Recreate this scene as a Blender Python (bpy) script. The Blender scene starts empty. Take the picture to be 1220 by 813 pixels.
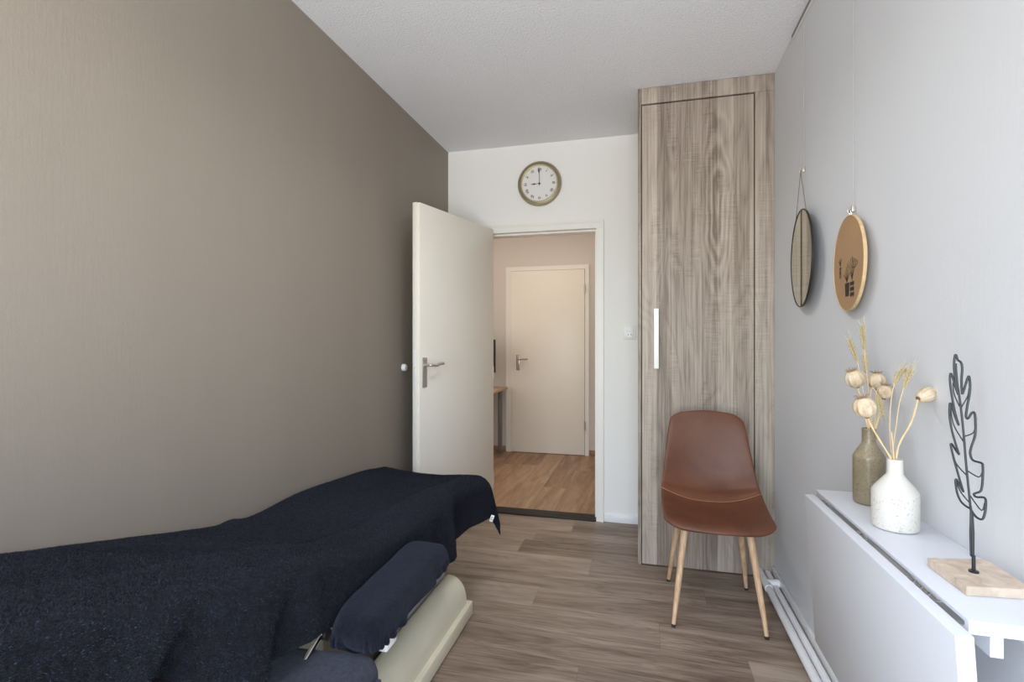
import bpy, bmesh, math, random
from mathutils import Vector, Matrix, Euler, noise
PI = math.pi
rnd = random.Random(7)
C = bpy.context.scene.collection
F = 606.0
TH = math.atan(155 / F)
H = 1.22
SN, CS = math.sin(TH), math.cos(TH)


def at(px, py, X=None, Y=None, z=None, d=None):
    """point of the room seen in the photograph at (px, py) on a known plane"""
    k = (px - 610) / F
    xd = k * CS - SN; yd = k * SN + CS; zd = (406.5 - py) / F
    if X is not None: d = X / xd
    elif Y is not None: d = Y / yd
    elif z is not None: d = (z - H) / zd
    return Vector((xd * d, yd * d, H + zd * d))

# ------------------------------------------------------------------ materials
def lin(r, g, b):
    f = lambda c: (c / 255 / 12.92) if c / 255 <= .04045 else ((c / 255 + .055) / 1.055) ** 2.4
    return (f(r), f(g), f(b), 1)


class N:
    def __init__(s, name):
        s.m = bpy.data.materials.new(name); s.m.use_nodes = True
        s.t = s.m.node_tree; s.n = s.t.nodes
        s.b = s.n['Principled BSDF']
    def new(s, ty, **kw):
        x = s.n.new(ty)
        for k, v in kw.items():
            if hasattr(x, k): setattr(x, k, v)
            else: x.inputs[k].default_value = v
        return x
    def link(s, a, b): s.t.links.new(a, b)
    def math(s, op, a, b=None, c=None, clamp=False):
        x = s.n.new('ShaderNodeMath'); x.operation = op; x.use_clamp = clamp
        for i, v in enumerate((a, b, c)):
            if v is None: continue
            if isinstance(v, (int, float)): x.inputs[i].default_value = v
            else: s.link(v, x.inputs[i])
        return x.outputs[0]
    def coord(s, scale=(1, 1, 1), kind='Object', loc=None, rot=(0, 0, 0)):
        tc = s.n.new('ShaderNodeTexCoord'); mp = s.n.new('ShaderNodeMapping')
        mp.inputs['Scale'].default_value = scale; mp.inputs['Rotation'].default_value = rot
        s.link(tc.outputs[kind], mp.inputs[0])
        if loc is not None: s.link(loc, mp.inputs['Location'])
        return mp.outputs[0]
    def noise(s, vec, scale, detail=4, rough=.55, dist=0):
        x = s.n.new('ShaderNodeTexNoise'); s.link(vec, x.inputs['Vector'])
        x.inputs['Scale'].default_value = scale; x.inputs['Detail'].default_value = detail
        x.inputs['Roughness'].default_value = rough; x.inputs['Distortion'].default_value = dist
        return x.outputs['Fac']
    def ramp(s, fac, stops):
        x = s.n.new('ShaderNodeValToRGB'); s.link(fac, x.inputs[0])
        e = x.color_ramp.elements
        while len(e) > 1: e.remove(e[-1])
        for i, (p, c) in enumerate(stops):
            if i == 0: e[0].position = p; e[0].color = c
            else: q = e.new(p); q.color = c
        return x.outputs[0]
    def mix(s, fac, a, b, mode='MIX'):
        x = s.n.new('ShaderNodeMix'); x.data_type = 'RGBA'; x.blend_type = mode
        for sock, v in ((x.inputs[0], fac), (x.inputs[6], a), (x.inputs[7], b)):
            if isinstance(v, (int, float, tuple)): sock.default_value = v
            else: s.link(v, sock)
        return x.outputs[2]
    def bump(s, h, strength=.3, dist=.002):
        x = s.n.new('ShaderNodeBump'); x.inputs['Strength'].default_value = strength
        x.inputs['Distance'].default_value = dist
        s.link(h, x.inputs['Height']); s.link(x.outputs[0], s.b.inputs['Normal'])
    def base(s, v):
        if isinstance(v, tuple): s.b.inputs['Base Color'].default_value = v
        else: s.link(v, s.b.inputs['Base Color'])
    def set(s, **kw):
        for k, v in kw.items(): s.b.inputs[k.replace('_', ' ')].default_value = v


def simple(name, col, rough=.5, metal=0, bumpscale=None, bumpamt=.15, var=.06, dist=.001, **kw):
    n = N(name)
    v = n.coord()
    f = n.noise(v, 6, 3)
    dark = tuple(c * (1 - var) for c in col[:3]) + (1,)
    lite = tuple(min(1, c * (1 + var)) for c in col[:3]) + (1,)
    n.base(n.mix(f, dark, lite))
    n.set(Roughness=rough, Metallic=metal, **kw)
    if bumpscale: n.bump(n.noise(v, bumpscale, 4), bumpamt, dist)
    return n.m

M = {}
# walls
def wallpaint(name, col, scale=220, amt=.25, stripe=.0, rough=.75):
    n = N(name)
    v = n.coord()
    big = n.noise(n.coord((2.0, 2.0, .25)), 2.2, 3)
    d = tuple(c * (1 - stripe) for c in col[:3]) + (1,)
    l = tuple(min(1, c * (1 + stripe)) for c in col[:3]) + (1,)
    n.base(n.mix(big, d, l))
    n.set(Roughness=rough)
    h = n.math('ADD', n.noise(v, scale, 3), n.noise(n.coord((1, 1, .12)), scale * .5, 2))
    n.bump(h, amt, .001)
    return n.m
M['taupe'] = wallpaint('taupe_wallpaper', lin(143, 133, 121), 260, .30, .05, .62)
M['white_wall'] = wallpaint('white_wallpaper', lin(210, 211, 214), 160, .30, .014)
M['back_wall'] = wallpaint('back_wall_paint', lin(238, 236, 232), 160, .2, .008)
M['hall_wall'] = wallpaint('hallway_paint', lin(214, 206, 198), 160, .2, .01)
n = N('textured_ceiling'); v = n.coord(); n.base(lin(240, 241, 244)); n.set(Roughness=.9)
n.bump(n.math('ADD', n.noise(v, 85, 3), n.noise(v, 180, 2)), .85, .006); M['ceiling'] = n.m
M['white_lacquer'] = simple('white_lacquer', lin(236, 236, 236), .35, var=.01)
M['cream_lacquer'] = simple('cream_lacquer', lin(236, 230, 218), .38, var=.012, bumpscale=40, bumpamt=.05)
M['white_table'] = simple('white_melamine', lin(208, 210, 216), .4, var=.01)
M['white_plastic'] = simple('white_plastic', lin(240, 240, 238), .35, var=.01)
M['frame_paint'] = simple('frame_paint', lin(234, 231, 224), .4, var=.01)
M['cream_plastic'] = simple('cream_plastic', lin(216, 210, 188), .42, var=.02)
M['hood_plastic'] = simple('cream_housing', lin(214, 209, 188), .38, var=.02)
M['column_grey'] = simple('grey_column_cover', lin(172, 170, 166), .5, var=.02)
M['under_shade'] = simple('under_table_shade_colour', lin(84, 80, 66), .5)  # dark tone of the shade under the table
M['steel'] = simple('brushed_steel', lin(200, 194, 184), .4, .8, var=.05)
M['chrome'] = simple('chrome', lin(200, 200, 200), .18, 1, var=.02)
M['alu'] = simple('satin_aluminium', lin(238, 238, 234), .5, .1, var=.02)
M['brass'] = simple('antique_brass', lin(164, 154, 128), .42, .6, var=.12)
M['brass_dark'] = simple('light_brass_bead', lin(214, 200, 160), .35, .6, var=.1)
M['black'] = simple('black_satin', lin(28, 28, 30), .45, var=.1)
M['ink'] = simple('black_ink', lin(48, 40, 34), .8, var=.1)
M['blackwire'] = simple('black_wire', lin(38, 42, 46), .42, .3, var=.15, bumpscale=300, bumpamt=.3)
M['threshold'] = simple('dark_threshold', lin(32, 27, 24), .6, var=.15)
M['dial'] = simple('clock_dial', lin(226, 224, 220), .6, var=.01)
M['cork_face'] = simple('cork_face', lin(172, 137, 100), .85, var=.12, bumpscale=320, bumpamt=.5)
M['cord'] = simple('grey_cord', lin(120, 112, 100), .6, var=.1)
M['wire_clear'] = simple('hanging_wire', lin(176, 176, 176), .5, var=.02)
M['rubber'] = simple('dark_rubber', lin(40, 38, 38), .7)
M['grey_metal'] = simple('grey_lacquered_metal', lin(120, 122, 126), .45, .2)
M['screen'] = simple('dark_screen', lin(22, 22, 24), .25)
M['glass_grey'] = simple('grey_hinge', lin(132, 132, 130), .35, .9, var=.1)
M['dark_frame'] = simple('dark_bronze_frame', lin(46, 42, 38), .45, .4, var=.1)

# mirror
n = N('tinted_mirror'); n.base(lin(205, 202, 188)); n.set(Roughness=.04, Metallic=1.0); M['mirror'] = n.m

# floor planks: UV map = metres inside each plank, 'plank' attribute = random id
def plank_mat(name, c_dark, c_mid, c_lite, tone=.35):
    n = N(name)
    uv = n.new('ShaderNodeUVMap'); uv.uv_map = 'UVMap'
    at_ = n.new('ShaderNodeAttribute'); at_.attribute_name = 'plank'
    idr = n.new('ShaderNodeSeparateColor'); n.link(at_.outputs['Color'], idr.inputs[0])
    sep = n.new('ShaderNodeSeparateXYZ'); n.link(uv.outputs[0], sep.inputs[0])
    u, w = sep.outputs[0], sep.outputs[1]
    def vec(su, sw, off):
        c = n.new('ShaderNodeCombineXYZ')
        n.link(n.math('MULTIPLY', u, su), c.inputs[0])
        n.link(n.math('MULTIPLY', w, sw), c.inputs[1])
        n.link(n.math('MULTIPLY', idr.outputs[0], off), c.inputs[2])
        return c.outputs[0]
    fine = n.noise(vec(3, 90, 37), 1.6, 6, .65, .2)
    broad = n.noise(vec(1.1, 9, 61), 1.0, 4, .6, 1.4)
    swirl = n.noise(vec(.9, 7, 19), 1.3, 2, .5, .5)
    rings = n.math('ABSOLUTE', n.math('SINE', n.math('MULTIPLY', swirl, 46)))
    g = n.math('ADD', n.math('MULTIPLY', fine, .40), n.math('MULTIPLY', broad, .62)); g = n.math('SUBTRACT', g, .02)
    g = n.math('ADD', g, n.math('MULTIPLY', rings, .06))
    g = n.math('ADD', g, n.math('MULTIPLY', n.math('SUBTRACT', idr.outputs[1], .5), tone * .5))
    col = n.ramp(g, [(.36, c_dark), (.52, c_mid), (.70, c_lite)])
    # plank edges
    L = idr.outputs[2]
    edge = n.math('MINIMUM', w, n.math('SUBTRACT', .19, w))
    edge2 = n.math('MINIMUM', edge, u)
    line = n.math('LESS_THAN', edge2, .0011)
    col = n.mix(n.math('MULTIPLY', line, .55), col, tuple(c * .35 for c in c_dark[:3]) + (1,))
    n.base(col)
    n.set(Roughness=.44)
    n.link(n.math('ADD', .36, n.math('MULTIPLY', fine, .18)), n.b.inputs['Roughness'])
    n.bump(n.math('SUBTRACT', n.math('MULTIPLY', fine, .5), n.math('MULTIPLY', line, 2.0)), .18, .0012)
    return n.m
M['floor'] = plank_mat('grey_brown_oak_planks', lin(98, 82, 69), lin(138, 120, 105), lin(168, 151, 135))
M['hall_floor'] = plank_mat('honey_oak_planks', lin(122, 92, 66), lin(158, 126, 97), lin(182, 152, 122))

CATX, CATZ = .385, 1.95
# sawn oak cabinet (grain upright)
def oak_cab(name):
    n = N(name)
    v1 = n.coord((26, 26, .9))
    fine = n.noise(n.coord((120, 120, 2.4)), 1.0, 6, .7, .3)
    broad = n.noise(n.coord((9, 9, .35)), 1.0, 3, .5, .8)
    sw = n.noise(n.coord((4.2, 4.2, .75)), 1.35, 2, .45, .35)
    rings = n.math('ABSOLUTE', n.math('SINE', n.math('MULTIPLY', sw, 44)))
    cross = n.noise(n.coord((10, 10, 260)), 1.0, 2, .6)
    crossmask = n.math('GREATER_THAN', n.noise(n.coord((18, 18, 3)), 1.0, 2), .54)
    # staves: vertical strips of slightly different tone
    tc = n.new('ShaderNodeTexCoord'); sp = n.new('ShaderNodeSeparateXYZ'); n.link(tc.outputs['Object'], sp.inputs[0])
    st = n.math('FLOOR', n.math('MULTIPLY', n.math('ADD', sp.outputs[0], 5), 13.0))
    wn = n.new('ShaderNodeTexWhiteNoise'); wn.noise_dimensions = '1D'; n.link(st, wn.inputs['W'])
    g = n.math('ADD', n.math('MULTIPLY', fine, .54), n.math('MULTIPLY', broad, .28))
    g = n.math('ADD', g, n.math('MULTIPLY', n.math('SUBTRACT', rings, .6), .05))
    g = n.math('ADD', g, n.math('MULTIPLY', n.math('SUBTRACT', wn.outputs[0], .5), .17))
    g = n.math('ADD', g, n.math('MULTIPLY', n.math('MULTIPLY', n.math('SUBTRACT', cross, .5), crossmask), .20))
    g = n.math('ADD', g, .045)
    # cathedral figure
    ex = n.math('DIVIDE', n.math('SUBTRACT', sp.outputs[0], CATX), .085); ez = n.math('DIVIDE', n.math('SUBTRACT', sp.outputs[2], CATZ), .62)
    dd = n.math('SQRT', n.math('ADD', n.math('MULTIPLY', ex, ex), n.math('MULTIPLY', ez, ez)))
    dw = n.math('ADD', dd, n.math('MULTIPLY', n.noise(n.coord((7, 7, 2.2)), 1.0, 3), 1.1))
    rg = n.math('POWER', n.math('ABSOLUTE', n.math('SINE', n.math('MULTIPLY', dw, 11))), 2.0)
    mk = n.math('SUBTRACT', 1.25, dd, clamp=True)
    g = n.math('SUBTRACT', g, n.math('MULTIPLY', n.math('MULTIPLY', n.math('SUBTRACT', rg, .4), mk), .16))
    n.base(n.ramp(g, [(.30, lin(118, 104, 92)), (.44, lin(162, 148, 135)), (.60, lin(190, 178, 164))]))
    n.set(Roughness=.55)
    n.bump(g, .25, .001)
    return n.m
M['oak'] = oak_cab('sawn_oak_laminate')
M['dark_gap'] = simple('dark_carcass', lin(34, 28, 24), .8)

def legwood(name, a, b):
    n = N(name)
    f = n.noise(n.coord((60, 60, 3)), 1.5, 5, .6, .4)
    n.base(n.ramp(f, [(.35, a), (.65, b)])); n.set(Roughness=.5); n.bump(f, .1, .0005)
    return n.m
M['beech'] = legwood('beech_legs', lin(186, 148, 112), lin(216, 182, 148))
M['desk_wood'] = legwood('desk_wood', lin(176, 148, 120), lin(206, 180, 152))
M['hoop_wood'] = legwood('hoop_wood', lin(190, 160, 116), lin(214, 188, 146))
M['hall_skirt'] = legwood('hallway_skirting_oak', lin(140, 108, 80), lin(168, 134, 102))

# leather
n = N('brown_leather'); v = n.coord()
f = n.noise(v, 5, 4, .6, .6)
n.base(n.ramp(f, [(.3, lin(86, 50, 34)), (.7, lin(108, 66, 45))]))
n.set(Roughness=.46, IOR=1.42); n.b.inputs['Coat Weight'].default_value = .03
n.b.inputs['Coat Roughness'].default_value = .25
vor = n.new('ShaderNodeTexVoronoi'); n.link(v, vor.inputs['Vector']); vor.inputs['Scale'].default_value = 420
h = n.math('ADD', n.math('MULTIPLY', vor.outputs['Distance'], .35), n.math('MULTIPLY', n.noise(v, 9, 3), 2.2))
n.bump(h, .16, .004); M['leather'] = n.m
M['stitch'] = simple('tan_stitching', lin(176, 124, 88), .6)

# terry cloth
def terry(name, a, b, sc=1.0, amt=1.0, sheen=.13):
    n = N(name); v = n.coord()
    f1 = n.noise(v, 330 * sc, 3, .7, .4); f2 = n.noise(v, 60 * sc, 3, .6); f3 = n.noise(v, 900 * sc, 2, .6)
    mixf = n.math('ADD', n.math('MULTIPLY', f1, .6), n.math('MULTIPLY', f2, .4))
    n.base(n.ramp(mixf, [(.42, a), (.60, b)]))
    n.set(Roughness=.95)
    n.b.inputs['Specular IOR Level'].default_value = .15
    n.b.inputs['Sheen Weight'].default_value = sheen
    n.b.inputs['Sheen Roughness'].default_value = .45
    n.b.inputs['Sheen Tint'].default_value = lin(170, 178, 205)
    hh = n.math('ADD', n.math('MULTIPLY', f1, 1.0), n.math('ADD', n.math('MULTIPLY', f2, .9), n.math('MULTIPLY', f3, .4)))
    n.bump(hh, amt, .006)
    return n.m
M['terry'] = terry('midnight_terry', lin(6, 6, 8), lin(29, 30, 39))
n = N('terry_pile'); gi = n.new('ShaderNodeNewGeometry')
n.base(n.ramp(gi.outputs['Random Per Island'], [(0, lin(12, 13, 17)), (.7, lin(31, 33, 43)), (1, lin(58, 62, 78))]))
n.set(Roughness=.8); n.b.inputs['Specular IOR Level'].default_value = .2; M['pile'] = n.m
M['terry_smooth'] = terry('midnight_jersey_terry', lin(9, 10, 16), lin(22, 25, 37), 1.4, .6, .15)
M['grey_cover'] = terry('charcoal_cover', lin(46, 48, 56), lin(62, 65, 74), 1.8, .35, .15)
M['mattress'] = simple('cream_vinyl', lin(212, 206, 184), .5)

# ceramics
n = N('olive_stoneware'); v = n.coord()
f = n.noise(v, 14, 5, .65, .5); sp_ = n.noise(v, 230, 2)
n.base(n.mix(n.math('GREATER_THAN', sp_, .62), n.ramp(f, [(.3, lin(120, 108, 86)), (.7, lin(148, 135, 110))]), lin(108, 96, 74)))
n.set(Roughness=.28); n.bump(n.noise(v, 40, 3), .15, .001); M['stoneware'] = n.m
n = N('speckled_white_ceramic'); v = n.coord()
sep = n.new('ShaderNodeSeparateXYZ'); n.link(v, sep.inputs[0])
low = n.math('LESS_THAN', sep.outputs[2], .0842)
spk = n.math('MULTIPLY', n.math('GREATER_THAN', n.noise(v, 190, 3, .6), .61), low)
pit = n.math('MULTIPLY', n.math('GREATER_THAN', n.noise(n.coord((1, 1, 1)), 330, 3, .6), .6), low)
n.base(n.mix(n.math('MULTIPLY', spk, .6), n.mix(low, lin(206, 203, 194), lin(212, 207, 199)), lin(168, 150, 136)))
n.link(n.math('ADD', .28, n.math('MULTIPLY', low, .4)), n.b.inputs['Roughness'])
n.bump(n.math('MULTIPLY', n.math('MULTIPLY', n.noise(v, 300, 3), low), 1.0), .5, .002); M['white_ceramic'] = n.m
n = N('dried_poppy'); v = n.coord()
n.base(n.ramp(n.noise(v, 55, 5, .6, .5), [(.3, lin(176, 150, 120)), (.5, lin(202, 182, 154)), (.75, lin(216, 202, 180))]))
n.set(Roughness=.8); n.bump(n.noise(v, 260, 3), .3, .001); M['pod'] = n.m
M['pod_crown'] = simple('poppy_crown', lin(150, 124, 96), .85, var=.2)
M['pod_dark'] = simple('poppy_collar', lin(110, 86, 62), .85, var=.2)
M['straw'] = simple('straw_stem', lin(210, 184, 142), .7, var=.12)
M['wheat'] = simple('wheat_grain', lin(178, 160, 118), .75, var=.18)
M['awn'] = simple('wheat_awn', lin(188, 176, 146), .8, var=.1)
M['stone'] = None
n = N('travertine'); v = n.coord()
f = n.noise(v, 26, 5, .6, .8)
n.base(n.ramp(f, [(.3, lin(176, 158, 140)), (.55, lin(204, 186, 168)), (.75, lin(218, 203, 186))]))
n.set(Roughness=.7); n.bump(n.noise(v, 180, 4), .3, .001); M['stone'] = n.m

# ------------------------------------------------------------------ mesh helpers
class MB:
    def __init__(s): s.b = bmesh.new()
    def box(s, x0, x1, y0, y1, z0, z1, bev=0, mtx=None, seg=2):
        r = bmesh.ops.create_cube(s.b, size=1)
        vs = r['verts']
        for v in vs:
            v.co = Vector((x0 if v.co.x < 0 else x1, y0 if v.co.y < 0 else y1, z0 if v.co.z < 0 else z1))
        if bev:
            es = list({e for v in vs for e in v.link_edges})
            rr = bmesh.ops.bevel(s.b, geom=es, offset=bev, segments=seg, profile=.5, affect='EDGES')
            vs = list({v for f in rr['faces'] for v in f.verts} | {v for v in vs if v.is_valid})
        if mtx is not None:
            for v in vs: v.co = mtx @ v.co
        return s
    def tube(s, pts, rad, n=8, caps=True):
        pts = [Vector(p) for p in pts]
        if not isinstance(rad, (list, tuple)): rad = [rad] * len(pts)
        rings = []; prev = None
        for i, p in enumerate(pts):
            t = (pts[min(i + 1, len(pts) - 1)] - pts[max(i - 1, 0)])
            t = t.normalized() if t.length > 1e-9 else Vector((0, 0, 1))
            if prev is None:
                a = Vector((0, 0, 1)) if abs(t.z) < .9 else Vector((1, 0, 0))
                u = t.cross(a).normalized()
            else:
                u = prev - t * prev.dot(t)
                u = u.normalized() if u.length > 1e-6 else t.orthogonal().normalized()
            prev = u; w = t.cross(u)
            rings.append([s.b.verts.new(p + (u * math.cos(2 * PI * k / n) + w * math.sin(2 * PI * k / n)) * rad[i]) for k in range(n)])
        for a, b in zip(rings, rings[1:]):
            for k in range(n):
                s.b.faces.new((a[k], a[(k + 1) % n], b[(k + 1) % n], b[k]))
        if caps:
            s.b.faces.new(rings[0][::-1]); s.b.faces.new(rings[-1])
        return s
    def lathe(s, prof, n=40, c=(0, 0, 0), mtx=None):
        rings = []
        for r, z in prof:
            if r < 1e-6: rings.append([s.b.verts.new(Vector((0, 0, z)))])
            else: rings.append([s.b.verts.new(Vector((r * math.cos(2 * PI * k / n), r * math.sin(2 * PI * k / n), z))) for k in range(n)])
        for a, b in zip(rings, rings[1:]):
            for k in range(n):
                if len(a) == 1 and len(b) == 1: continue
                if len(a) == 1: s.b.faces.new((a[0], b[k], b[(k + 1) % n]))
                elif len(b) == 1: s.b.faces.new((a[k], a[(k + 1) % n], b[0]))
                else: s.b.faces.new((a[k], a[(k + 1) % n], b[(k + 1) % n], b[k]))
        for ring in rings:
            for v in ring:
                if mtx is not None: v.co = mtx @ v.co
                v.co += Vector(c)
        return s
    def poly(s, pts, off):
        a = [s.b.verts.new(Vector(p)) for p in pts]; b = [s.b.verts.new(Vector(p) + Vector(off)) for p in pts]
        s.b.faces.new(a); s.b.faces.new(b[::-1])
        for i in range(len(a)): s.b.faces.new((a[i], b[i], b[(i + 1) % len(a)], a[(i + 1) % len(a)]))
        return s
    def grid(s, fn, nu, nv, closed_u=False):
        g = [[s.b.verts.new(Vector(fn(i / nu, j / nv))) for i in range(nu if closed_u else nu + 1)] for j in range(nv + 1)]
        L = len(g[0])
        for j in range(nv):
            for i in range(nu):
                s.b.faces.new((g[j][i], g[j][(i + 1) % L], g[j + 1][(i + 1) % L], g[j + 1][i]))
        return s
    def build(s, name, mat, parent=None, smooth=True, origin=None, ang=35):
        bmesh.ops.recalc_face_normals(s.b, faces=s.b.faces)
        me = bpy.data.meshes.new(name)
        if smooth:
            for f in s.b.faces: f.smooth = True
            for e in s.b.edges:
                if len(e.link_faces) == 2 and e.calc_face_angle(0) > math.radians(ang): e.smooth = False
        s.b.to_mesh(me); s.b.free()
        o = bpy.data.objects.new(name, me); C.objects.link(o)
        if mat: me.materials.append(mat)
        if origin is None and parent is None:
            bb = [v.co for v in me.vertices]
            origin = Vector(((min(v.x for v in bb) + max(v.x for v in bb)) / 2, (min(v.y for v in bb) + max(v.y for v in bb)) / 2, min(v.z for v in bb)))
        if origin is not None:
            me.transform(Matrix.Translation(-Vector(origin))); o.location = origin
        if parent is not None:
            o.parent = parent
            base = world_loc(parent)
            o.location = Vector(o.location) - base if origin is not None else -base
            if parent.get('_local'): o.location = origin if origin is not None else (0, 0, 0)
        return o


def world_loc(o):
    l = Vector(o.location)
    while o.parent: o = o.parent; l += Vector(o.location)
    return l


def tag(o, label, cat, group=None):
    o['label'] = label; o['category'] = cat
    if group: o['group'] = group
    return o


def thing(name, label, cat, loc, group=None):
    o = bpy.data.objects.new(name, None); C.objects.link(o); o.location = loc
    o.empty_display_size = .1
    return tag(o, label, cat, group)


def struct(o): o['kind'] = 'structure'; return o


def cat_rom(pts, n=6):
    pts = [Vector(p) for p in pts]; out = []
    for i in range(len(pts) - 1):
        p0 = pts[max(i - 1, 0)]; p1 = pts[i]; p2 = pts[i + 1]; p3 = pts[min(i + 2, len(pts) - 1)]
        for k in range(n):
            t = k / n
            out.append(.5 * ((2 * p1) + (p2 - p0) * t + (2 * p0 - 5 * p1 + 4 * p2 - p3) * t * t + (3 * p1 - p0 - 3 * p2 + p3) * t ** 3))
    out.append(pts[-1]); return out


def lerp_tab(tab, x):
    if x <= tab[0][0]: return tab[0][1]
    for (a, b), (c, d) in zip(tab, tab[1:]):
        if x <= c:
            t = (x - a) / (c - a); t = t * t * (3 - 2 * t) * .5 + t * .5
            return b + (d - b) * t
    return tab[-1][1]

def sstep(a, b, x):
    t = max(0, min(1, (x - a) / (b - a))); return t * t * (3 - 2 * t)

# ------------------------------------------------------------------ room shell
XL, XR, YB, YF, ZC = -1.375, .66, 3.49, -.75, 2.60
YH = 5.46      # far wall of the hallway
DX0, DX1, DZ = -1.072, -.29, 1.995   # doorway

def planks(name, x0, x1, y0, y1, along, seams0, joints, mat, length=1.29):
    bm = bmesh.new(); uvl = bm.loops.layers.uv.new('UVMap'); cl = bm.loops.layers.float_color.new('plank')
    r = random.Random(11)
    W = .19
    a0, a1, b0, b1 = (x0, x1, y0, y1) if along == 'x' else (y0, y1, x0, x1)
    k0 = math.floor((b0 - seams0) / W); k1 = math.ceil((b1 - seams0) / W)
    for k in range(k0, k1):
        lo = seams0 + k * W
        j = joints.get(k, r.uniform(0, length))
        start = j - math.ceil((j - a0) / length) * length
        while start < a1:
            s0, s1 = max(start, a0), min(start + length, a1)
            t0, t1 = max(lo, b0), min(lo + W, b1)
            if s1 > s0 and t1 > t0:
                q = [(s0, t0), (s1, t0), (s1, t1), (s0, t1)]
                vs = [bm.verts.new((a, b, 0) if along == 'x' else (b, a, 0)) for a, b in q]
                f = bm.faces.new(vs if along == 'x' else vs[::-1])
                col = (r.random(), r.random(), r.random(), 1)
                for l in f.loops:
                    a, b = (l.vert.co.x, l.vert.co.y) if along == 'x' else (l.vert.co.y, l.vert.co.x)
                    l[uvl].uv = (a - start, b - lo); l[cl] = col
            start += length
    # thickness below
    vs = [bm.verts.new(p) for p in ((x0, y0, -.06), (x1, y0, -.06), (x1, y1, -.06), (x0, y1, -.06))]
    bm.faces.new(vs[::-1])
    me = bpy.data.meshes.new(name); bm.to_mesh(me); bm.free(); me.materials.append(mat)
    o = bpy.data.objects.new(name, me); C.objects.link(o); return struct(o)

planks('floor', XL - .1, XR + .1, YF - .1, 3.495, 'x', 2.29, {2: -.27, 0: -.494, -1: .07, -3: -.23, 1: -1.0, -2: -.9, 3: -.7}, M['floor'])
planks('floor_hallway', -2.7, .6, 3.495, YH + .05, 'y', -.80, {0: 2.9, 1: 3.5, -1: 4.3, 2: 3.9}, M['hall_floor'])

def ms(name, mat, boxes, bev=0):
    m = MB()
    for b in boxes: m.box(*b, bev=bev)
    return struct(m.build(name, mat, smooth=bool(bev)))

ms('wall_left', M['taupe'], [(XL - .12, XL, YF - .1, YB, 0, ZC)])
ms('wall_right', M['white_wall'], [(XR, XR + .12, YF - .1, YB + .1, 0, ZC)])
ms('wall_back', M['back_wall'], [(XL - .12, DX0 - .03, YB, YB + .1, 0, ZC), (DX1 + .03, XR, YB, YB + .1, 0, ZC), (DX0 - .03, DX1 + .03, YB, YB + .1, DZ + .03, ZC)])
# wall behind the camera with the wide window
WX0, WX1, WZ0, WZ1 = -1.25, .54, .14, 2.30
ms('wall_front', M['white_wall'], [(XL - .12, WX0, YF - .12, YF, 0, ZC), (WX1, XR + .12, YF - .12, YF, 0, ZC), (WX0, WX1, YF - .12, YF, 0, WZ0), (WX0, WX1, YF - .12, YF, WZ1, ZC)])
ms('window_1', M['white_lacquer'], [(WX0, WX0 + .05, YF - .1, YF - .04, WZ0, WZ1), (WX1 - .05, WX1, YF - .1, YF - .04, WZ0, WZ1), (WX0, WX1, YF - .1, YF - .04, WZ0, WZ0 + .05), (WX0, WX1, YF - .1, YF - .04, WZ1 - .05, WZ1)])
ms('ceiling', M['ceiling'], [(XL - .12, XR + .12, YF - .12, YB + .1, ZC, ZC + .1)])
ms('wall_hallway_back', M['hall_wall'], [(-2.8, .7, YH, YH + .1, 0, ZC)])
ms('wall_hallway_left', M['hall_wall'], [(-2.8, -2.7, YB + .1, YH, 0, ZC)])
ms('wall_hallway_right', M['hall_wall'], [(.6, .7, YB + .1, YH, 0, ZC)])
ms('wall_hallway_front', M['hall_wall'], [(-2.8, XL - .12, YB, YB + .1, 0, ZC), (XR, .7, YB + .0995, YB + .11, 0, ZC)])
ms('ceiling_hallway', M['hall_wall'], [(-2.8, .7, YB + .1, YH + .1, ZC, ZC + .1)])

# door frame: casing with a stepped profile and lining through the wall
m = MB()
fy0 = YB - .018
fo0, fo1, fz = -1.117, -.255, 2.036
ix0, ix1, iz = -1.075, -.300, 1.985
for (a, b) in ((fo0, ix0), (ix1, fo1)):
    m.box(a, b, fy0, YB + .115, 0, iz - .0005)
m.box(fo0, fo1, fy0, YB + .115, iz, fz)
# raised outer bead
m.box(fo1 - .012, fo1 + .004, fy0 - .006, YB - .001, 0, fz - .0125)
m.box(fo0 - .004, fo0 + .012, fy0 - .006, YB - .001, 0, fz - .0125)
m.box(fo0 - .004, fo1 + .004, fy0 - .006, YB - .001, fz - .012, fz + .004)
# stop
m.box(ix1 - .012, ix1 + .001, YB + .03, YB + .114, 0, iz - .013); m.box(ix0 - .001, ix0 + .012, YB + .03, YB + .114, 0, iz - .013); m.box(ix0 + .001, ix1 - .001, YB + .03, YB + .114, iz - .012, iz + .001)
struct(m.build('trim_1', M['frame_paint'], ang=20))
m = MB(); m.box(ix0, ix1, YB - .03, YB + .085, 0, .013, bev=.004)
struct(m.build('trim_2', M['threshold']))
# strike plate small piece on frame
ms('baseboard_back', M['white_lacquer'], [(fo1 + .006, -.022, YB - .012, YB, 0, .052)], bev=.002)
ms('baseboard_right', M['white_lacquer'], [(XR - .014, XR, YF, 2.862, 0, .062)], bev=.003)
ms('baseboard_left', M['taupe'], [(XL, XL + .010, YF, YB, 0, .05)], bev=.002)
ms('baseboard_hallway', M['hall_skirt'], [(-2.7, -1.455, YH - .014, YH, 0, .055), (-.545, .6, YH - .014, YH, 0, .055)], bev=.002)

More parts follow.
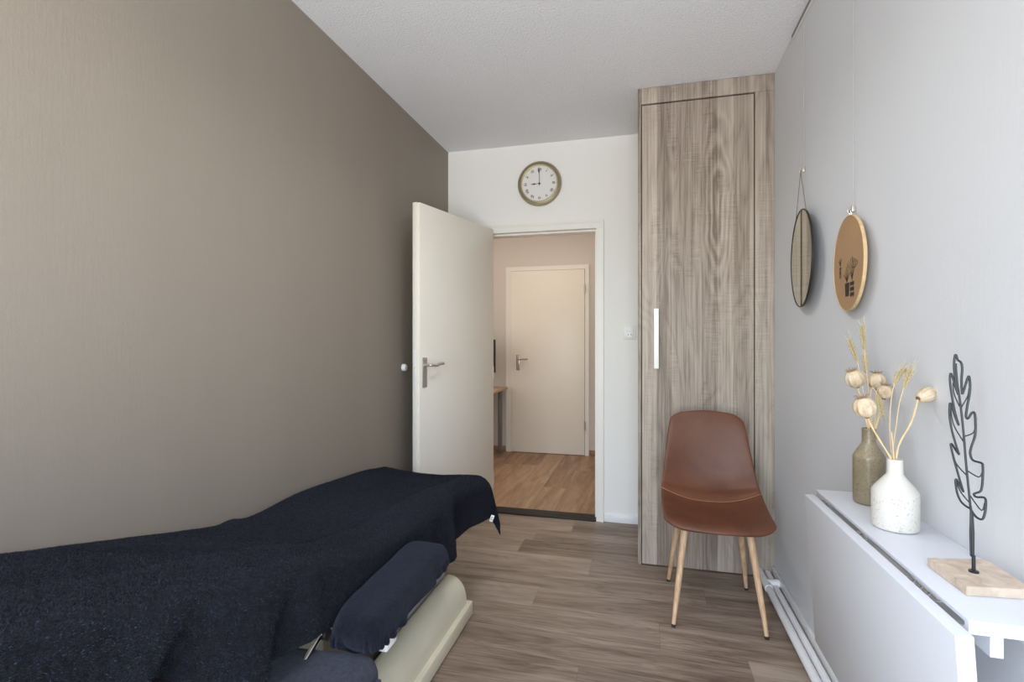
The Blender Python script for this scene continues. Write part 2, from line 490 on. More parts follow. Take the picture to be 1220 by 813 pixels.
# open door: slab hinged at the left of the doorway
hinge = Vector((-1.058, 3.455, 0)); free = Vector((-1.262, 2.655, 0))
dvec = (free - hinge); dl = dvec.length; ang = math.atan2(dvec.y, dvec.x)
def door_leaf(name, hinge_pt, ang, w, h, th, z0=.008):
    """leaf runs along local +x from the hinge; local +y face = +th"""
    root = MB().box(0, w, 0, th, z0, h, bev=.0025).box(.0, w - .013, th, th + .012, z0 + .0, h - .0, bev=.002).build(name, M['cream_lacquer'], origin=(0, 0, 0))
    root.location = hinge_pt; root.rotation_euler = (0, 0, ang)
    root['_local'] = 1
    return struct(root)
d1 = door_leaf('door_1', hinge, ang, dl, 2.006, .030)
def child(mb, name, mat, par, label=None):
    o = mb.build(name, mat, origin=(0, 0, 0)); o.parent = par
    if label: o['label'] = label
    return o
def handle_set(par, w, th, s, mat, zc=1.0):
    """long plate with a lever near the free edge; s = side sign on y"""
    y = th + .012 if s > 0 else 0
    x = w - .052
    pl = MB().box(x - .019, x + .019, y, y + s * .007, zc - .075, zc + .095, bev=.002)
    for zz in (zc - .062, zc + .083):
        pl.tube([(x, y, zz), (x, y + s * .009, zz)], .004, 10)
    plate = child(pl, 'handle_plate', mat, par)
    lv = MB()
    zz = zc + .052
    lv.tube([(x, y, zz), (x, y + s * .012, zz)], .013, 16)
    pts = cat_rom([(x, y + s * .008, zz), (x, y + s * .040, zz), (x - .012, y + s * .050, zz), (x - .055, y + s * .051, zz - .002), (x - .085, y + s * .048, zz + .006), (x - .122, y + s * .046, zz + .006)], 5)
    lv.tube(pts, .0085, 12)
    lever = child(lv, 'door_handle', mat, par)
    return plate
handle_set(d1, dl, .030, 1, M['steel'], 1.03)
child(MB().box(dl - .0015, dl + .0012, .006, .026, .95, 1.17, bev=.001).tube([(dl + .001, .016, 1.075), (dl + .010, .016, 1.075)], .007, 10), 'lock_plate', M['alu'], d1)
hg = MB()
for z in (.25, 1.0, 1.8): hg.tube([(-.004, .036, z - .04), (-.004, .036, z + .04)], .007, 10)
child(hg, 'hinge', M['cream_lacquer'], d1)
# hallway door, closed, in its own frame
HX0, HX1, HZ = -1.397, -.592, 1.985
m = MB()
m.box(HX0 - .062, HX0 - .003, YH - .03, YH, 0, HZ + .0035).box(HX1 + .003, HX1 + .045, YH - .03, YH, 0, HZ + .0035).box(HX0 - .062, HX1 + .045, YH - .03, YH, HZ + .004, HZ + .05)
fr2 = struct(m.build('trim_3', M['frame_paint']))
d2 = MB().box(0, HX1 - HX0, 0, .04, .006, HZ, bev=.002).build('door_2', M['cream_lacquer'], origin=(0, 0, 0))
d2.location = (HX1, YH, 0); d2.rotation_euler = (0, 0, PI); d2['_local'] = 1; struct(d2)
w2 = HX1 - HX0
pl = MB().box(w2 - .098, w2 - .060, .04, .047, .90, 1.07, bev=.002).tube([(w2 - .079, .04, .925), (w2 - .079, .052, .925)], .007, 10)
child(pl, 'handle_plate', M['chrome'], d2)
x = w2 - .079
child(MB().tube(cat_rom([(x, .045, 1.02), (x, .085, 1.02), (x - .015, .095, 1.02), (x - .12, .092, 1.023)], 5), .009, 10), 'door_handle', M['chrome'], d2)
hg = MB()
for z in (.32, 1.78): hg.tube([(-.003, .047, z - .045), (-.003, .047, z + .045)], .008, 8)
child(hg, 'hinge', M['steel'], d2)

# door stop on left wall
ds = thing('door_stop', 'small white round door stop on the taupe wall beside the open door', 'door stop', (XL, 2.763, 1.063))
R90 = Matrix.Rotation(PI / 2, 4, 'Y')
MB().lathe([(0, 0), (.021, 0), (.0215, .010), (.020, .018), (.015, .023), (0, .025)], 24, c=(XL, 2.763, 1.063), mtx=R90).build('stop_body', M['white_plastic'], ds)

# light switch + socket
sw = thing('wall_socket', 'white switch and socket plate on the white wall beside the oak cabinet', 'socket', (-.079, YB, 1.234))
MB().box(-.118, -.042, YB - .010, YB, 1.232, 1.326, bev=.003).build('plate', M['white_plastic'], sw)
MB().box(-.105, -.055, YB - .016, YB - .009, 1.285, 1.318, bev=.002).build('rocker', M['white_lacquer'], sw)
s_ = MB().box(-.105, -.055, YB - .019, YB - .009, 1.240, 1.282, bev=.004)
s_.build('socket_face', M['white_plastic'], sw)
h_ = MB()
for xx in (-.089, -.071): h_.tube([(xx, YB - .0192, 1.262), (xx, YB - .0205, 1.262)], .0035, 10)
h_.build('pin_hole', M['rubber'], sw)

# ------------------------------------------------------------------ built-in cabinet
YC = 2.865
cb = thing('built_in_cabinet', 'tall greige sawn-oak built-in cabinet with one door beside the doorway', 'cabinet', (.32, YC + .3, 0))
MB().box(-.022, -.005, YC, YB - .001, 0, ZC - .002, bev=.001).build('side_panel', M['oak'], cb)
MB().box(-.005, XR - .001, YC, YC + .02, 2.512, ZC - .002, bev=.001).build('top_panel', M['oak'], cb)
MB().box(.567, XR - .001, YC, YC + .02, 0, 2.5113, bev=.0006).build('filler_panel', M['oak'], cb)
MB().box(-.004, XR - .001, YC + .03, YC + .05, 0, ZC - .003).build('carcass', M['dark_gap'], cb)
cd = MB().box(-.001, .5615, YC - .001, YC + .019, .006, 2.503, bev=.0012).build('door', M['oak'], cb)
hx = .074
hd = MB().box(hx - .0125, hx + .0125, YC - .040, YC - .030, 1.072, 1.394, bev=.002)
for z in (1.12, 1.345): hd.tube([(hx, YC - .031, z), (hx, YC, z)], .006, 10)
hd.build('handle', M['alu'], cd)['label'] = 'pale metal bar handle'

# ------------------------------------------------------------------ wall clock
cc = Vector((-.690, YB, 2.313))
ck = thing('wall_clock', 'round antique-brass wall clock with white Roman dial above the doorway', 'clock', cc)
RX = Matrix.Rotation(PI / 2, 4, 'X')     # lathe z -> -y
MB().lathe([(0, 0), (.150, 0), (.153, .010), (.153, .030), (.148, .040), (.142, .043), (.139, .041), (.136, .034), (.132, .036), (.128, .036), (.126, .030), (.124, .022), (0, .021)], 72, c=cc, mtx=RX).build('case', M['brass'], ck)
MB().lathe([(.1300, .0350), (.1275, .0395), (.1240, .0375), (.1235, .024)], 72, c=cc, mtx=RX).build('inner_bead', M['brass_dark'], ck)
MB().lathe([(0, .0235), (.1235, .0235), (.1235, .0215), (0, .0213)], 64, c=cc, mtx=RX).build('dial', M['dial'], ck)
yd = YB - .0242
nums = ['XII', 'I', 'II', 'III', 'IIII', 'V', 'VI', 'VII', 'VIII', 'IX', 'X', 'XI']
for i, t in enumerate(nums):
    cu = bpy.data.curves.new('numeral', 'FONT'); cu.body = t; cu.size = .024; cu.align_x = 'CENTER'; cu.align_y = 'CENTER'; cu.extrude = .0002; cu.offset = .0004
    tmp = bpy.data.objects.new('numeral_src', cu); C.objects.link(tmp)
    bpy.context.view_layer.update()
    me = bpy.data.meshes.new_from_object(tmp.evaluated_get(bpy.context.evaluated_depsgraph_get()))
    bpy.data.objects.remove(tmp)
    me.materials.clear(); me.materials.append(M['black'])
    a = PI / 2 - i * PI / 6
    pos = cc + Vector((.098 * math.cos(a), 0, .098 * math.sin(a))); pos.y = yd
    me.transform(Matrix.Rotation(PI / 2, 4, 'X') @ Matrix.Rotation(-i * PI / 6, 4, 'Z'))
    o = bpy.data.objects.new('numeral', me); C.objects.link(o); o.parent = ck; o.location = pos - cc
tk = MB()
for i in range(60):
    a = i * PI / 30; r0, r1, w = (.112, .117, .0012) if i % 5 == 0 else (.1145, .1165, .0006)
    cs, sn = math.cos(a), math.sin(a)
    tk.poly([cc + Vector((r0 * cs - w * sn, -.0238, r0 * sn + w * cs)), cc + Vector((r1 * cs - w * sn, -.0238, r1 * sn + w * cs)), cc + Vector((r1 * cs + w * sn, -.0238, r1 * sn - w * cs)), cc + Vector((r0 * cs + w * sn, -.0238, r0 * sn - w * cs))], (0, -.0004, 0))
tk.build('minute_track', M['black'], ck)
def hand(name, L, blade, tail, a, y):
    d = Vector((math.cos(a), 0, math.sin(a))); p = Vector((-math.sin(a), 0, math.cos(a)))
    prof = [(-tail, .0022), (0, .0018), (L * .35, .0014), (L * blade, .0016), (L * (blade + .08), .0052), (L * (blade + .2), .0042), (L, .0003)]
    up = [cc + d * u + p * w for u, w in prof]; dn = [cc + d * u - p * w for u, w in prof[::-1]]
    pts = [Vector((q.x, YB - y, q.z)) for q in up + dn]
    MB().poly(pts, (0, -.001, 0)).build(name, M['black'], ck)
hand('hour_hand', .062, .45, .008, PI + .04, .026)
hand('minute_hand', .110, .66, .014, PI / 2 + .03, .028)
MB().lathe([(0, .024), (.006, .024), (.006, .030), (0, .031)], 20, c=cc, mtx=RX).build('hub', M['black'], ck)

# ------------------------------------------------------------------ picture rail, hanging wires
rail = MB().box(XR - .012, XR, YF + .01, 2.517, ZC - .030, ZC - .008, bev=.001).box(XR - .0125, XR - .009, YF + .01, 2.5165, ZC - .023, ZC - .016)
rr = tag(MB().box(XR - .010, XR, YF + .01, 2.517, ZC - .030, ZC - .006, bev=.001).build('picture_rail', M['alu']), 'slim metal picture rail along the top of the white wall', 'picture rail')
ga = MB().box(XR - .0115, XR - .0095, YF + .012, 2.515, ZC - .025, ZC - .012).build('groove', M['grey_metal'], rr)
XW = XR - .007
def hanger(y, ztop, zb, label, hookz):
    t = thing('hanging_wire', label, 'hanging wire', (XW, y, hookz), None)
    MB().tube([(XW, y, ZC - .026), (XW, y, zb)], .0009, 8).build('wire', M['wire_clear'], t)
    k = MB().box(XW - .006, XW + .005, y - .006, y + .006, hookz, hookz + .020, bev=.002)
    k.tube(cat_rom([(XW - .004, y, hookz + .004), (XW - .013, y, hookz - .002), (XW - .016, y, hookz + .006), (XW - .014, y, hookz + .011)], 4), .0018, 8)
    k.build('hook', M['steel'], t)
    return t
hanger(2.355, ZC, 1.92, 'thin pale wire from the rail holding the round mirror', 1.925)
hanger(1.842, ZC, 1.62, 'thin pale wire from the rail holding the cork disc', 1.632)

# round mirror on cord
mc = Vector((XR - .026, 2.312, 1.558))
mr = thing('round_mirror', 'round mirror in thin dark frame hung by a cord on the white wall', 'mirror', mc)
ROTW = Matrix.Rotation(math.radians(-4.4), 4, 'Z') @ Matrix.Rotation(-PI / 2, 4, 'Y')  # lathe z -> -x
MB().lathe([(0, -.001), (.1985, -.001), (.1995, .000), (.1995, .0055), (.1985, .0065), (.1955, .0065), (.1945, .004)], 72, c=mc, mtx=ROTW).build('mirror_frame', M['dark_frame'], mr)
MB().lathe([(0, .0045), (.195, .0045), (.195, .001)], 72, c=mc, mtx=ROTW).build('mirror_glass', M['mirror'], mr)
hk = Vector((XW - .012, 2.355, 1.929))
cm = MB()
R3 = Matrix.Rotation(math.radians(-4.4), 4, 'Z')
for sgn in (-1, 1):
    rim = mc + (R3 @ Vector((-.004, sgn * .098, .172)))
    N_ = 34; pts = []
    cm.tube([hk + (rim - hk) * (i / N_) + Vector((.0007 * (-1) ** i, 0, 0)) for i in range(N_ + 1)], .0016, 6)
cm.tube([hk + Vector((0, -.004, -.004)), hk + Vector((.002, 0, .003)), hk + Vector((0, .004, -.004))], .0016, 6)
cm.build('cord', M['cord'], mr)

# cork disc
kc = Vector((XR - .013, 1.842, 1.468))
kd = thing('cork_disc', 'round cork board in wooden hoop with black plant prints on white wall', 'wall decoration', kc)
RZ2 = Matrix.Rotation(math.radians(-3.6), 4, 'Z'); RW = RZ2 @ Matrix.Rotation(-PI / 2, 4, 'Y')
MB().lathe([(.150, .002), (.1525, .002), (.153, .003), (.153, .0105), (.152, .0115), (.1505, .0115), (.1500, .0105), (.1500, .002)], 72, c=kc, mtx=RW).build('hoop', M['hoop_wood'], kd)
MB().lathe([(0, .0025), (.1502, .0025), (.1502, .0098), (0, .0098)], 72, c=kc, mtx=RW).build('cork_board', M['cork_face'], kd)
MB().tube(cat_rom([(kc.x, 1.836, 1.622), (kc.x - .004, 1.836, 1.632), (kc.x - .006, 1.842, 1.638), (kc.x - .004, 1.848, 1.632), (kc.x, 1.848, 1.622)], 4), .0018, 8).build('hanging_loop', M['chrome'], kd)

pr = MB()
def P2(a, b): return kc + RZ2 @ Vector((-.0099, -a, b))
def rect(a0, b0, a1, b1): pr.poly([P2(a0, b0), P2(a1, b0), P2(a1, b1), P2(a0, b1)], (-.0004, 0, 0))
def stroke(pts, w=.0011): pr.tube([P2(*p) for p in cat_rom([(a, b, 0) for a, b in pts], 3) and [(q.x, q.y) for q in cat_rom([(a, b, 0) for a, b in pts], 3)]], w * .6, 5)
# banded pot
for i in range(3):
    b = -.062 - i * .017
    rect(.024, b - .011, .062, b)
    rect(.031, b - .015, .036, b - .011); rect(.050, b - .015, .055, b - .011)
# leafy plant above banded pot
for k in range(7):
    a = (k - 3) * .010
    stroke([(.043, -.060), (.043 + a * .6, -.03), (.043 + a * 1.5, .000 + .018 * (1 - abs(k - 3) / 3))])
    stroke([(.043 + a * 1.5, .000 + .018 * (1 - abs(k - 3) / 3)), (.050 + a * 1.5, -.012), (.043 + a * .8, -.022)])
# woven pot with spiky plant
pr.poly([P2(-.022, -.105), P2(.012, -.105), P2(.018, -.062), P2(-.028, -.062)], (-.0003, 0, 0))
for k in range(8): stroke([(-.006, -.062), (-.008 + (k - 3.5) * .005, -.042), (-.010 + (k - 3.5) * .011, -.020 + .012 * math.cos(k - 3.5))])
# small hanging plant
for k in range(5): stroke([(-.075, -.002), (-.078 + (k - 2) * .006, .018), (-.076 + (k - 2) * .011, .030 - abs(k - 2) * .006)])
for k in range(4): stroke([(-.083 + k * .005, -.040), (-.083 + k * .005, -.008)])
rect(-.086, -.008, -.064, -.003); rect(-.082, -.026, -.068, -.018)
pr.build('plant_print', M['ink'], kd)

# ------------------------------------------------------------------ heating pipe
hp = thing('heating_pipe', 'white heating pipe running along the foot of the right wall', 'pipe', (.59, 1.0, 0))
MB().tube([(.588, YF + .02, .034), (.588, 2.862, .034)], .016, 18).build('pipe', M['white_lacquer'], hp)
MB().tube([(.626, YF + .02, .026), (.626, 2.862, .026)], .0145, 18).build('pipe', M['white_lacquer'], hp)
e = MB().tube(cat_rom([(.588, 2.68, .036), (.588, 2.705, .036), (.590, 2.712, .037), (.606, 2.715, .040), (.645, 2.715, .040)], 4), [.0175] * 17, 14)
e.tube([(.588, 2.66, .034), (.588, 2.745, .034)], .0195, 16).tube([(.625, 2.715, .04), (.6455, 2.715, .040)], .020, 14)
e.build('elbow', M['white_plastic'], hp)
for y in (.1, .9):
    MB().box(.585, .646, y - .006, y + .006, .008, .014, bev=.002).build('pipe_clip', M['white_plastic'], hp)

# ------------------------------------------------------------------ folding wall table
wt = thing('wall_table', 'white wall-mounted drop-leaf table folded down on the right', 'table', (.58, 1.25, .36))
ZS = .784; Y0, Y1 = .893, 1.612
MB().box(.4935, XR - .0005, .945, 1.668, ZS - .022, ZS, bev=.0015).build('shelf', M['white_table'], wt)
# leaf tilted slightly towards the wall at its foot
lt = math.atan2(.026, .415)
ml = Matrix.Translation((.449, 0, ZS - .001)) @ Matrix.Rotation(-lt, 4, 'Y')
MB().box(0, .0245, Y0, Y1, -.415, 0, bev=.0015, mtx=ml).build('drop_leaf', M['white_table'], wt)
hs = MB().box(.475, .493, .955, Y1 - .03, ZS - .012, ZS - .006)
hs.build('hinge_strip', M['glass_grey'], wt)
for ys in ((1.02, 1.045, 1.07, 1.095), (1.30, 1.325), (1.53, 1.545, 1.56)):
    kn = MB().box(.477, .491, ys[0] - .010, ys[-1] + .010, ZS - .0065, ZS - .0045)
    for y in ys: kn.tube([(.484, y - .009, ZS - .005), (.484, y + .009, ZS - .005)], .0045, 8)
    kn.build('hinge', M['chrome'], wt)
MB().box(.547, .566, .992, 1.55, ZS - .078, ZS - .0225, bev=.001).build('support_rail', M['white_table'], wt)
MB().box(XR - .02, XR - .0005, Y0 + .06, Y1 - .06, ZS - .09, ZS - .0225, bev=.001).build('wall_batten', M['white_table'], wt)
MB().box(.566, XR - .02, 1.24, 1.265, ZS - .060, ZS - .0225, bev=.001).build('cross_batten', M['white_table'], wt)

# ------------------------------------------------------------------ vases
def vase(name, label, c, prof, mat):
    m = MB().lathe(prof, 56, c=(0, 0, 0))
    o = m.build(name, mat, origin=(0, 0, 0)); o.location = c
    return tag(o, label, 'vase')
bv = Vector((.592, 1.566, ZS))
vase('bottle_vase', 'olive-brown stoneware bottle vase standing behind the white vase', bv,
     [(0, .001), (.034, .001), (.0365, .004), (.037, .010), (.037, .120), (.0375, .124), (.0365, .127), (.030, .139), (.022, .152), (.0175, .160), (.0165, .163), (.0160, .166), (.0160, .196), (.0168, .199), (.0158, .201), (.0135, .200), (.0130, .160), (.012, .15), (0, .15)], M['stoneware'])
wv = Vector((.572, 1.372, ZS))
vase('bottle_vase', 'speckled white ceramic bottle vase at the front of the wall table', wv,
     [(0, .001), (.043, .001), (.046, .004), (.0465, .010), (.0465, .082), (.046, .087), (.041, .095), (.029, .110), (.0185, .123), (.0165, .128), (.0160, .134), (.0158, .158), (.0150, .1605), (.0130, .159), (.0125, .125), (.011, .12), (0, .12)], M['white_ceramic'])

# dried flowers --------------------------------------------------------------
def frame_to(v):
    v = Vector(v).normalized(); return v.to_track_quat('Z', 'Y').to_matrix().to_4x4()

def poppy(path, axis, r, label, grp=None, squash=1.0):
    """path: stem points from inside vase to pod base; axis: direction the pod points"""
    tip = Vector(path[-1]); ax = Vector(axis).normalized()
    t = thing('dried_poppy', label, 'dried flower', Vector(path[0]))
    pts = cat_rom(path, 5)
    MB().tube(pts, [.0022 + .0004 * math.sin(i * 1.3) for i in range(len(pts))], 8).build('stem', M['straw'], t)
    fr = frame_to(ax)
    m = MB(); nn = 44; ribs = 11
    prof = []
    Hh = r * 2 * squash
    for i in range(15):
        u = i / 14; ang_ = u * PI
        prof.append((r * (math.sin(ang_) ** .75) * (1.0 - .05 * u), Hh * (1 - math.cos(ang_)) / 2))
    rings = []
    for i, (rr_, z) in enumerate(prof):
        rings.append([])
        for k in range(nn):
            th_ = 2 * PI * k / nn
            q = max(rr_, .0015) * (1 + .055 * math.cos(ribs * th_) * math.sin(PI * i / 14))
            rings[-1].append(m.b.verts.new(fr @ Vector((q * math.cos(th_), q * math.sin(th_), z)) + tip))
    for a, b in zip(rings, rings[1:]):
        for k in range(nn): m.b.faces.new((a[k], a[(k + 1) % nn], b[(k + 1) % nn], b[k]))
    m.b.faces.new(rings[0][::-1]); m.b.faces.new(rings[-1])
    m.build('pod', M['pod'], t)
    MB().lathe([(0, -.003), (.0035, -.003), (.0050, -.001), (.0048, .001), (0, .0016)], 14, c=tip, mtx=fr).build('collar', M['pod_dark'], t)
    m = MB(); top = Hh - .001
    m.lathe([(0, top - .001), (r * .30, top), (r * .42, top + .002), (0, top + .0035)], 16, c=tip, mtx=fr)
    for k in range(ribs):
        th_ = 2 * PI * k / ribs; c_, s_ = math.cos(th_), math.sin(th_)
        m.tube([tip + (fr @ Vector((r * .3 * c_, r * .3 * s_, top + .001))), tip + (fr @ Vector((r * .5 * c_, r * .5 * s_, top + .0025))), tip + (fr @ Vector((r * .68 * c_, r * .68 * s_, top + .0055 + .001 * (k % 3))))], [.0011, .0013, .0005], 5)
    m.build('crown', M['pod_crown'], t)
    return t

def wheat(path, L, label, r=.0066, droop=0, awnL=.034):
    """ear covers the last L metres of the path"""
    t = thing('dried_wheat', label, 'dried flower', Vector(path[0]))
    pts = cat_rom(path, 10)
    MB().tube(pts, .0010, 6).build('stem', M['straw'], t)
    # walk back along the path
    tot = 0; seg = []
    for a, b in zip(pts[::-1], pts[::-1][1:]):
        seg.append((a, b, (a - b).length)); tot += (a - b).length
        if tot > L: break
    def along(s):
        for a, b, l in seg:
            if s <= l: return a + (b - a) * (s / max(l, 1e-9)), (a - b).normalized()
            s -= l
        return seg[-1][1], (seg[-1][0] - seg[-1][1]).normalized()
    g = MB(); aw = MB(); rows = int(L / .0042)
    for i in range(rows):
        s = L * i / rows; p, tv = along(s)
        u = tv.orthogonal().normalized(); w = tv.cross(u)
        env = .55 + .45 * math.sin(PI * min(1, (i + 1.5) / rows))
        for k in range(3):
            a = 2 * PI * k / 3 + (i % 2) * PI / 3
            out = u * math.cos(a) + w * math.sin(a)
            c = p + out * r * .62 * env
            ax = (tv * 1.0 + out * .42).normalized(); fr = frame_to(ax)
            g.lathe([(0, -.0046), (.0020 * env, -.0026), (.0029 * env, 0), (.0018 * env, .0034), (0, .0062)], 6, c=c, mtx=fr)
            if (i + k) % 2 == 0:
                j = Vector((rnd.uniform(-1, 1), rnd.uniform(-1, 1), rnd.uniform(-1, 1))) * .14
                d = (tv + out * .22 + j).normalized(); Lw = awnL * rnd.uniform(.7, 1.15)
                q0 = c + ax * .004
                aw.tube([q0, q0 + d * Lw * .5, q0 + d * Lw + out * .003], [.0007, .00055, .00025], 4, caps=False)
    g.build('ear', M['wheat'], t); aw.build('awns', M['awn'], t)
    return t

bd = 1.373; wd = 1.185    # how far the two vases stand from the lens
def B(px, py, dd=0): return at(px, py, d=bd + dd)
def Wp(px, py, dd=0): return at(px, py, d=wd + dd)
bn = bv + Vector((0, 0, .16)); wn_ = wv + Vector((0, 0, .13))
# in the brown vase
poppy([bn + Vector((-.004, .002, 0)), B(1034, 510), B(1027, 482, .01), B(1022, 461, .01)], B(1013, 438, .01) - B(1022, 462, .01), .0235, 'pale dried poppy pod, topmost and leftmost, in the brown vase')
poppy([bn + Vector((.004, .002, 0)), B(1042, 508), B(1043, 485, .02), B(1044, 464, .03)], B(1044, 440, .03) - B(1044, 462, .03), .0225, 'dried poppy pod behind the wheat, upright in the brown vase')
poppy([bn + Vector((.006, -.004, 0)), B(1044, 508, -.01), B(1049, 488, -.02), B(1053, 475, -.03)], B(1054, 458, -.03) - B(1052, 475, -.03), .0175, 'small dried poppy pod with a dark crown in the brown vase')
wheat([bn + Vector((0, .003, 0)), B(1036, 505), B(1035, 470), B(1031, 430, .01), B(1027, 389, .01)], .066, 'tallest wheat ear standing in the brown vase')
wheat([bn + Vector((-.002, -.003, 0)), B(1035, 505, -.01), B(1028, 465, 0), B(1022, 434, 0), B(1012, 406, 0)], .062, 'wheat ear leaning over the leftmost poppy pod in the brown vase')
wheat([bn + Vector((-.001, .005, 0)), B(1037, 505, .01), B(1035, 470, .015), B(1032, 446, .015), B(1030, 424, .015)], .050, 'shorter wheat ear upright below the tallest one', awnL=.02)
wheat([bn + Vector((.003, -.006, 0)), B(1039, 506, -.01), B(1037, 478, -.03), B(1039, 463, -.04), B(1045, 470, -.045), B(1051, 495, -.05)], .056, 'wheat ear nodding downward between the poppy pods', awnL=.018)
# in the white vase
poppy([wn_ + Vector((-.004, 0, 0)), Wp(1062, 548), Wp(1050, 528), Wp(1040, 511), Wp(1033, 497, .0)], Wp(1027, 474) - Wp(1033, 497), .0235, 'big round dried poppy pod leaning left from the white vase')
poppy([wn_ + Vector((.004, 0, 0)), Wp(1068, 545), Wp(1072, 528), Wp(1084, 507), Wp(1089, 494), Wp(1094, 475)], Wp(1117, 459, .01) - Wp(1090, 472), .0165, 'dried poppy pod lying sideways on a curved stem in the white vase', squash=1.45)
wheat([wn_ + Vector((.001, .003, 0)), Wp(1062, 540, .01), Wp(1060, 505, .01), Wp(1063, 468, .015), Wp(1071, 446, .02), Wp(1079, 441, .02)], .050, 'pale wheat ear bending over in the white vase', awnL=.030)
wheat([wn_ + Vector((.002, -.003, 0)), Wp(1064, 540), Wp(1068, 505), Wp(1073, 475, .0), Wp(1084, 442, .0)], .045, 'wheat ear with long whiskers nearest the sideways poppy pod', awnL=.036)
tag(MB().tube(cat_rom([wn_ + Vector((0, -.005, 0)), Wp(1065, 545), Wp(1063, 525), Wp(1062, 515)], 5), .0016, 8).build('dried_stalk', M['straw']), 'short cut straw stalk in the neck of the white vase', 'dried flower')

# ------------------------------------------------------------------ leaf sculpture
lb = Vector((.583, 1.10, ZS))
ls = thing('leaf_sculpture', 'black wire leaf on a pale stone base on the wall table', 'sculpture', lb)
# base block
bp = [(.534, 1.152), (.537, 1.034), (.640, 1.046), (.640, 1.172)]
m = MB().poly([(a, b, ZS + .0005) for a, b in bp], (0, 0, .0165))
bmesh.ops.bevel(m.b, geom=m.b.edges[:], offset=.001, segments=2, affect='EDGES')
m.build('stone_base', M['stone'], ls)
YL = 1.10
def L1(cx, cy): return at(960 + .3321 * cx, 370 + .3321 * cy, Y=YL)
def wr(mb, pts, r, n=4, wob=0):
    P_ = [L1(*p) for p in pts]
    if wob: P_ = [q + Vector((0, wob * math.sin(i * 1.9), 0)) for i, q in enumerate(P_)]
    mb.tube(cat_rom(P_, n), r, 8)
out = MB()
wr(out, [(592, 712), (575, 703), (556, 685), (543, 655), (537, 615), (541, 607), (552, 628), (566, 652)], .0018)
wr(out, [(566, 652), (553, 610), (540, 565), (528, 520), (520, 482), (526, 482), (537, 500), (550, 518)], .0018)
wr(out, [(550, 518), (538, 480), (524, 430), (516, 380), (516, 345), (518, 333), (526, 350), (537, 385), (549, 413)], .0018)
wr(out, [(549, 413), (534, 360), (523, 300), (517, 250), (520, 226), (527, 240), (537, 275), (547, 303)], .0018)
wr(out, [(547, 303), (537, 250), (532, 200), (535, 163), (540, 162), (545, 178), (556, 186), (561, 205), (559, 250), (560, 292), (563, 298), (572, 270), (583, 238), (588, 246), (589, 290), (580, 340), (575, 380), (582, 388), (596, 368), (606, 370), (609, 410), (607, 450), (594, 490), (590, 515), (600, 538), (630, 548), (635, 560), (635, 600), (629, 645), (610, 656), (603, 660), (612, 670), (640, 672), (646, 690), (642, 730), (632, 750), (612, 742), (595, 720), (590, 700)], .0019, 5)
out.build('leaf_outline', M['blackwire'], ls)
sp = MB()
wr(sp, [(538, 190), (543, 260), (554, 330), (566, 440), (575, 550), (585, 650), (594, 740), (597, 800), (598, 860), (601, 925), (602, 938)], .0018, 5)
sp.tube([L1(592, 712), L1(590, 800), L1(592, 880), at(1159, 664, Y=YL - .004)], .0015, 8)
sp.tube([L1(598, 720), L1(603, 800), L1(602, 880), at(1160, 664, Y=YL + .003)], .0013, 8)
foot = at(1160, 681, Y=YL); foot = Vector((foot.x, YL, ZS + .017))
sp.tube([at(1160, 662, Y=YL), foot], [.0028, .003], 10).tube([foot, foot + Vector((0, 0, .003))], .0075, 16)
sp.build('leaf_spine', M['blackwire'], ls)
vn = MB()
for pts in ([(528, 260), (532, 300), (552, 345)], [(586, 280), (580, 310), (558, 348)], [(520, 350), (530, 410), (565, 470)], [(608, 420), (600, 440), (571, 452)], [(524, 500), (540, 550), (577, 592)], [(634, 580), (620, 598), (580, 576)], [(541, 620), (558, 655), (587, 690)], [(642, 690), (630, 718), (590, 665)]):
    wr(vn, pts, .0011)
vn.build('leaf_vein', M['blackwire'], ls)

# ------------------------------------------------------------------ chair
cx, cy = .312, 2.47
ch = thing('dining_chair', 'brown leather shell chair with beech legs before the oak cabinet', 'chair', (cx, cy, 0))
prof = [  # (y, z, halfwidth, cup) from the top of the back to the front edge of the seat
    (2.742, .868, .166, .000), (2.735, .842, .172, .004), (2.722, .80, .179, .010), (2.706, .73, .189, .018), (2.690, .66, .199, .026),
    (2.672, .59, .208, .036), (2.652, .535, .215, .044), (2.622, .492, .220, .048), (2.575, .463, .223, .048),
    (2.51, .447, .224, .044), (2.44, .441, .224, .036), (2.37, .441, .223, .027), (2.305, .445, .222, .018), (2.255, .448, .221, .008),
    (2.222, .444, .219, .002), (2.204, .434, .216, .0)]
pv = cat_rom([(a, b, 0) for a, b, c, d in prof], 12); pw = cat_rom([(c, d, 0) for a, b, c, d in prof], 12)
arc = [0]
for a, b in zip(pv, pv[1:]): arc.append(arc[-1] + (b - a).length)
SL = arc[-1]
def samp(s_):
    s_ = max(0, min(SL, s_))
    for i in range(len(arc) - 1):
        if s_ <= arc[i + 1]:
            t = (s_ - arc[i]) / max(1e-9, arc[i + 1] - arc[i]); return pv[i].lerp(pv[i + 1], t), pw[i].lerp(pw[i + 1], t)
    return pv[-1], pw[-1]
sS = next(arc[i] for i in range(len(pv)) if pv[i].x < 2.558)
NU, NV = 48, 130; TKN = .019; rT, rF = .062, .085
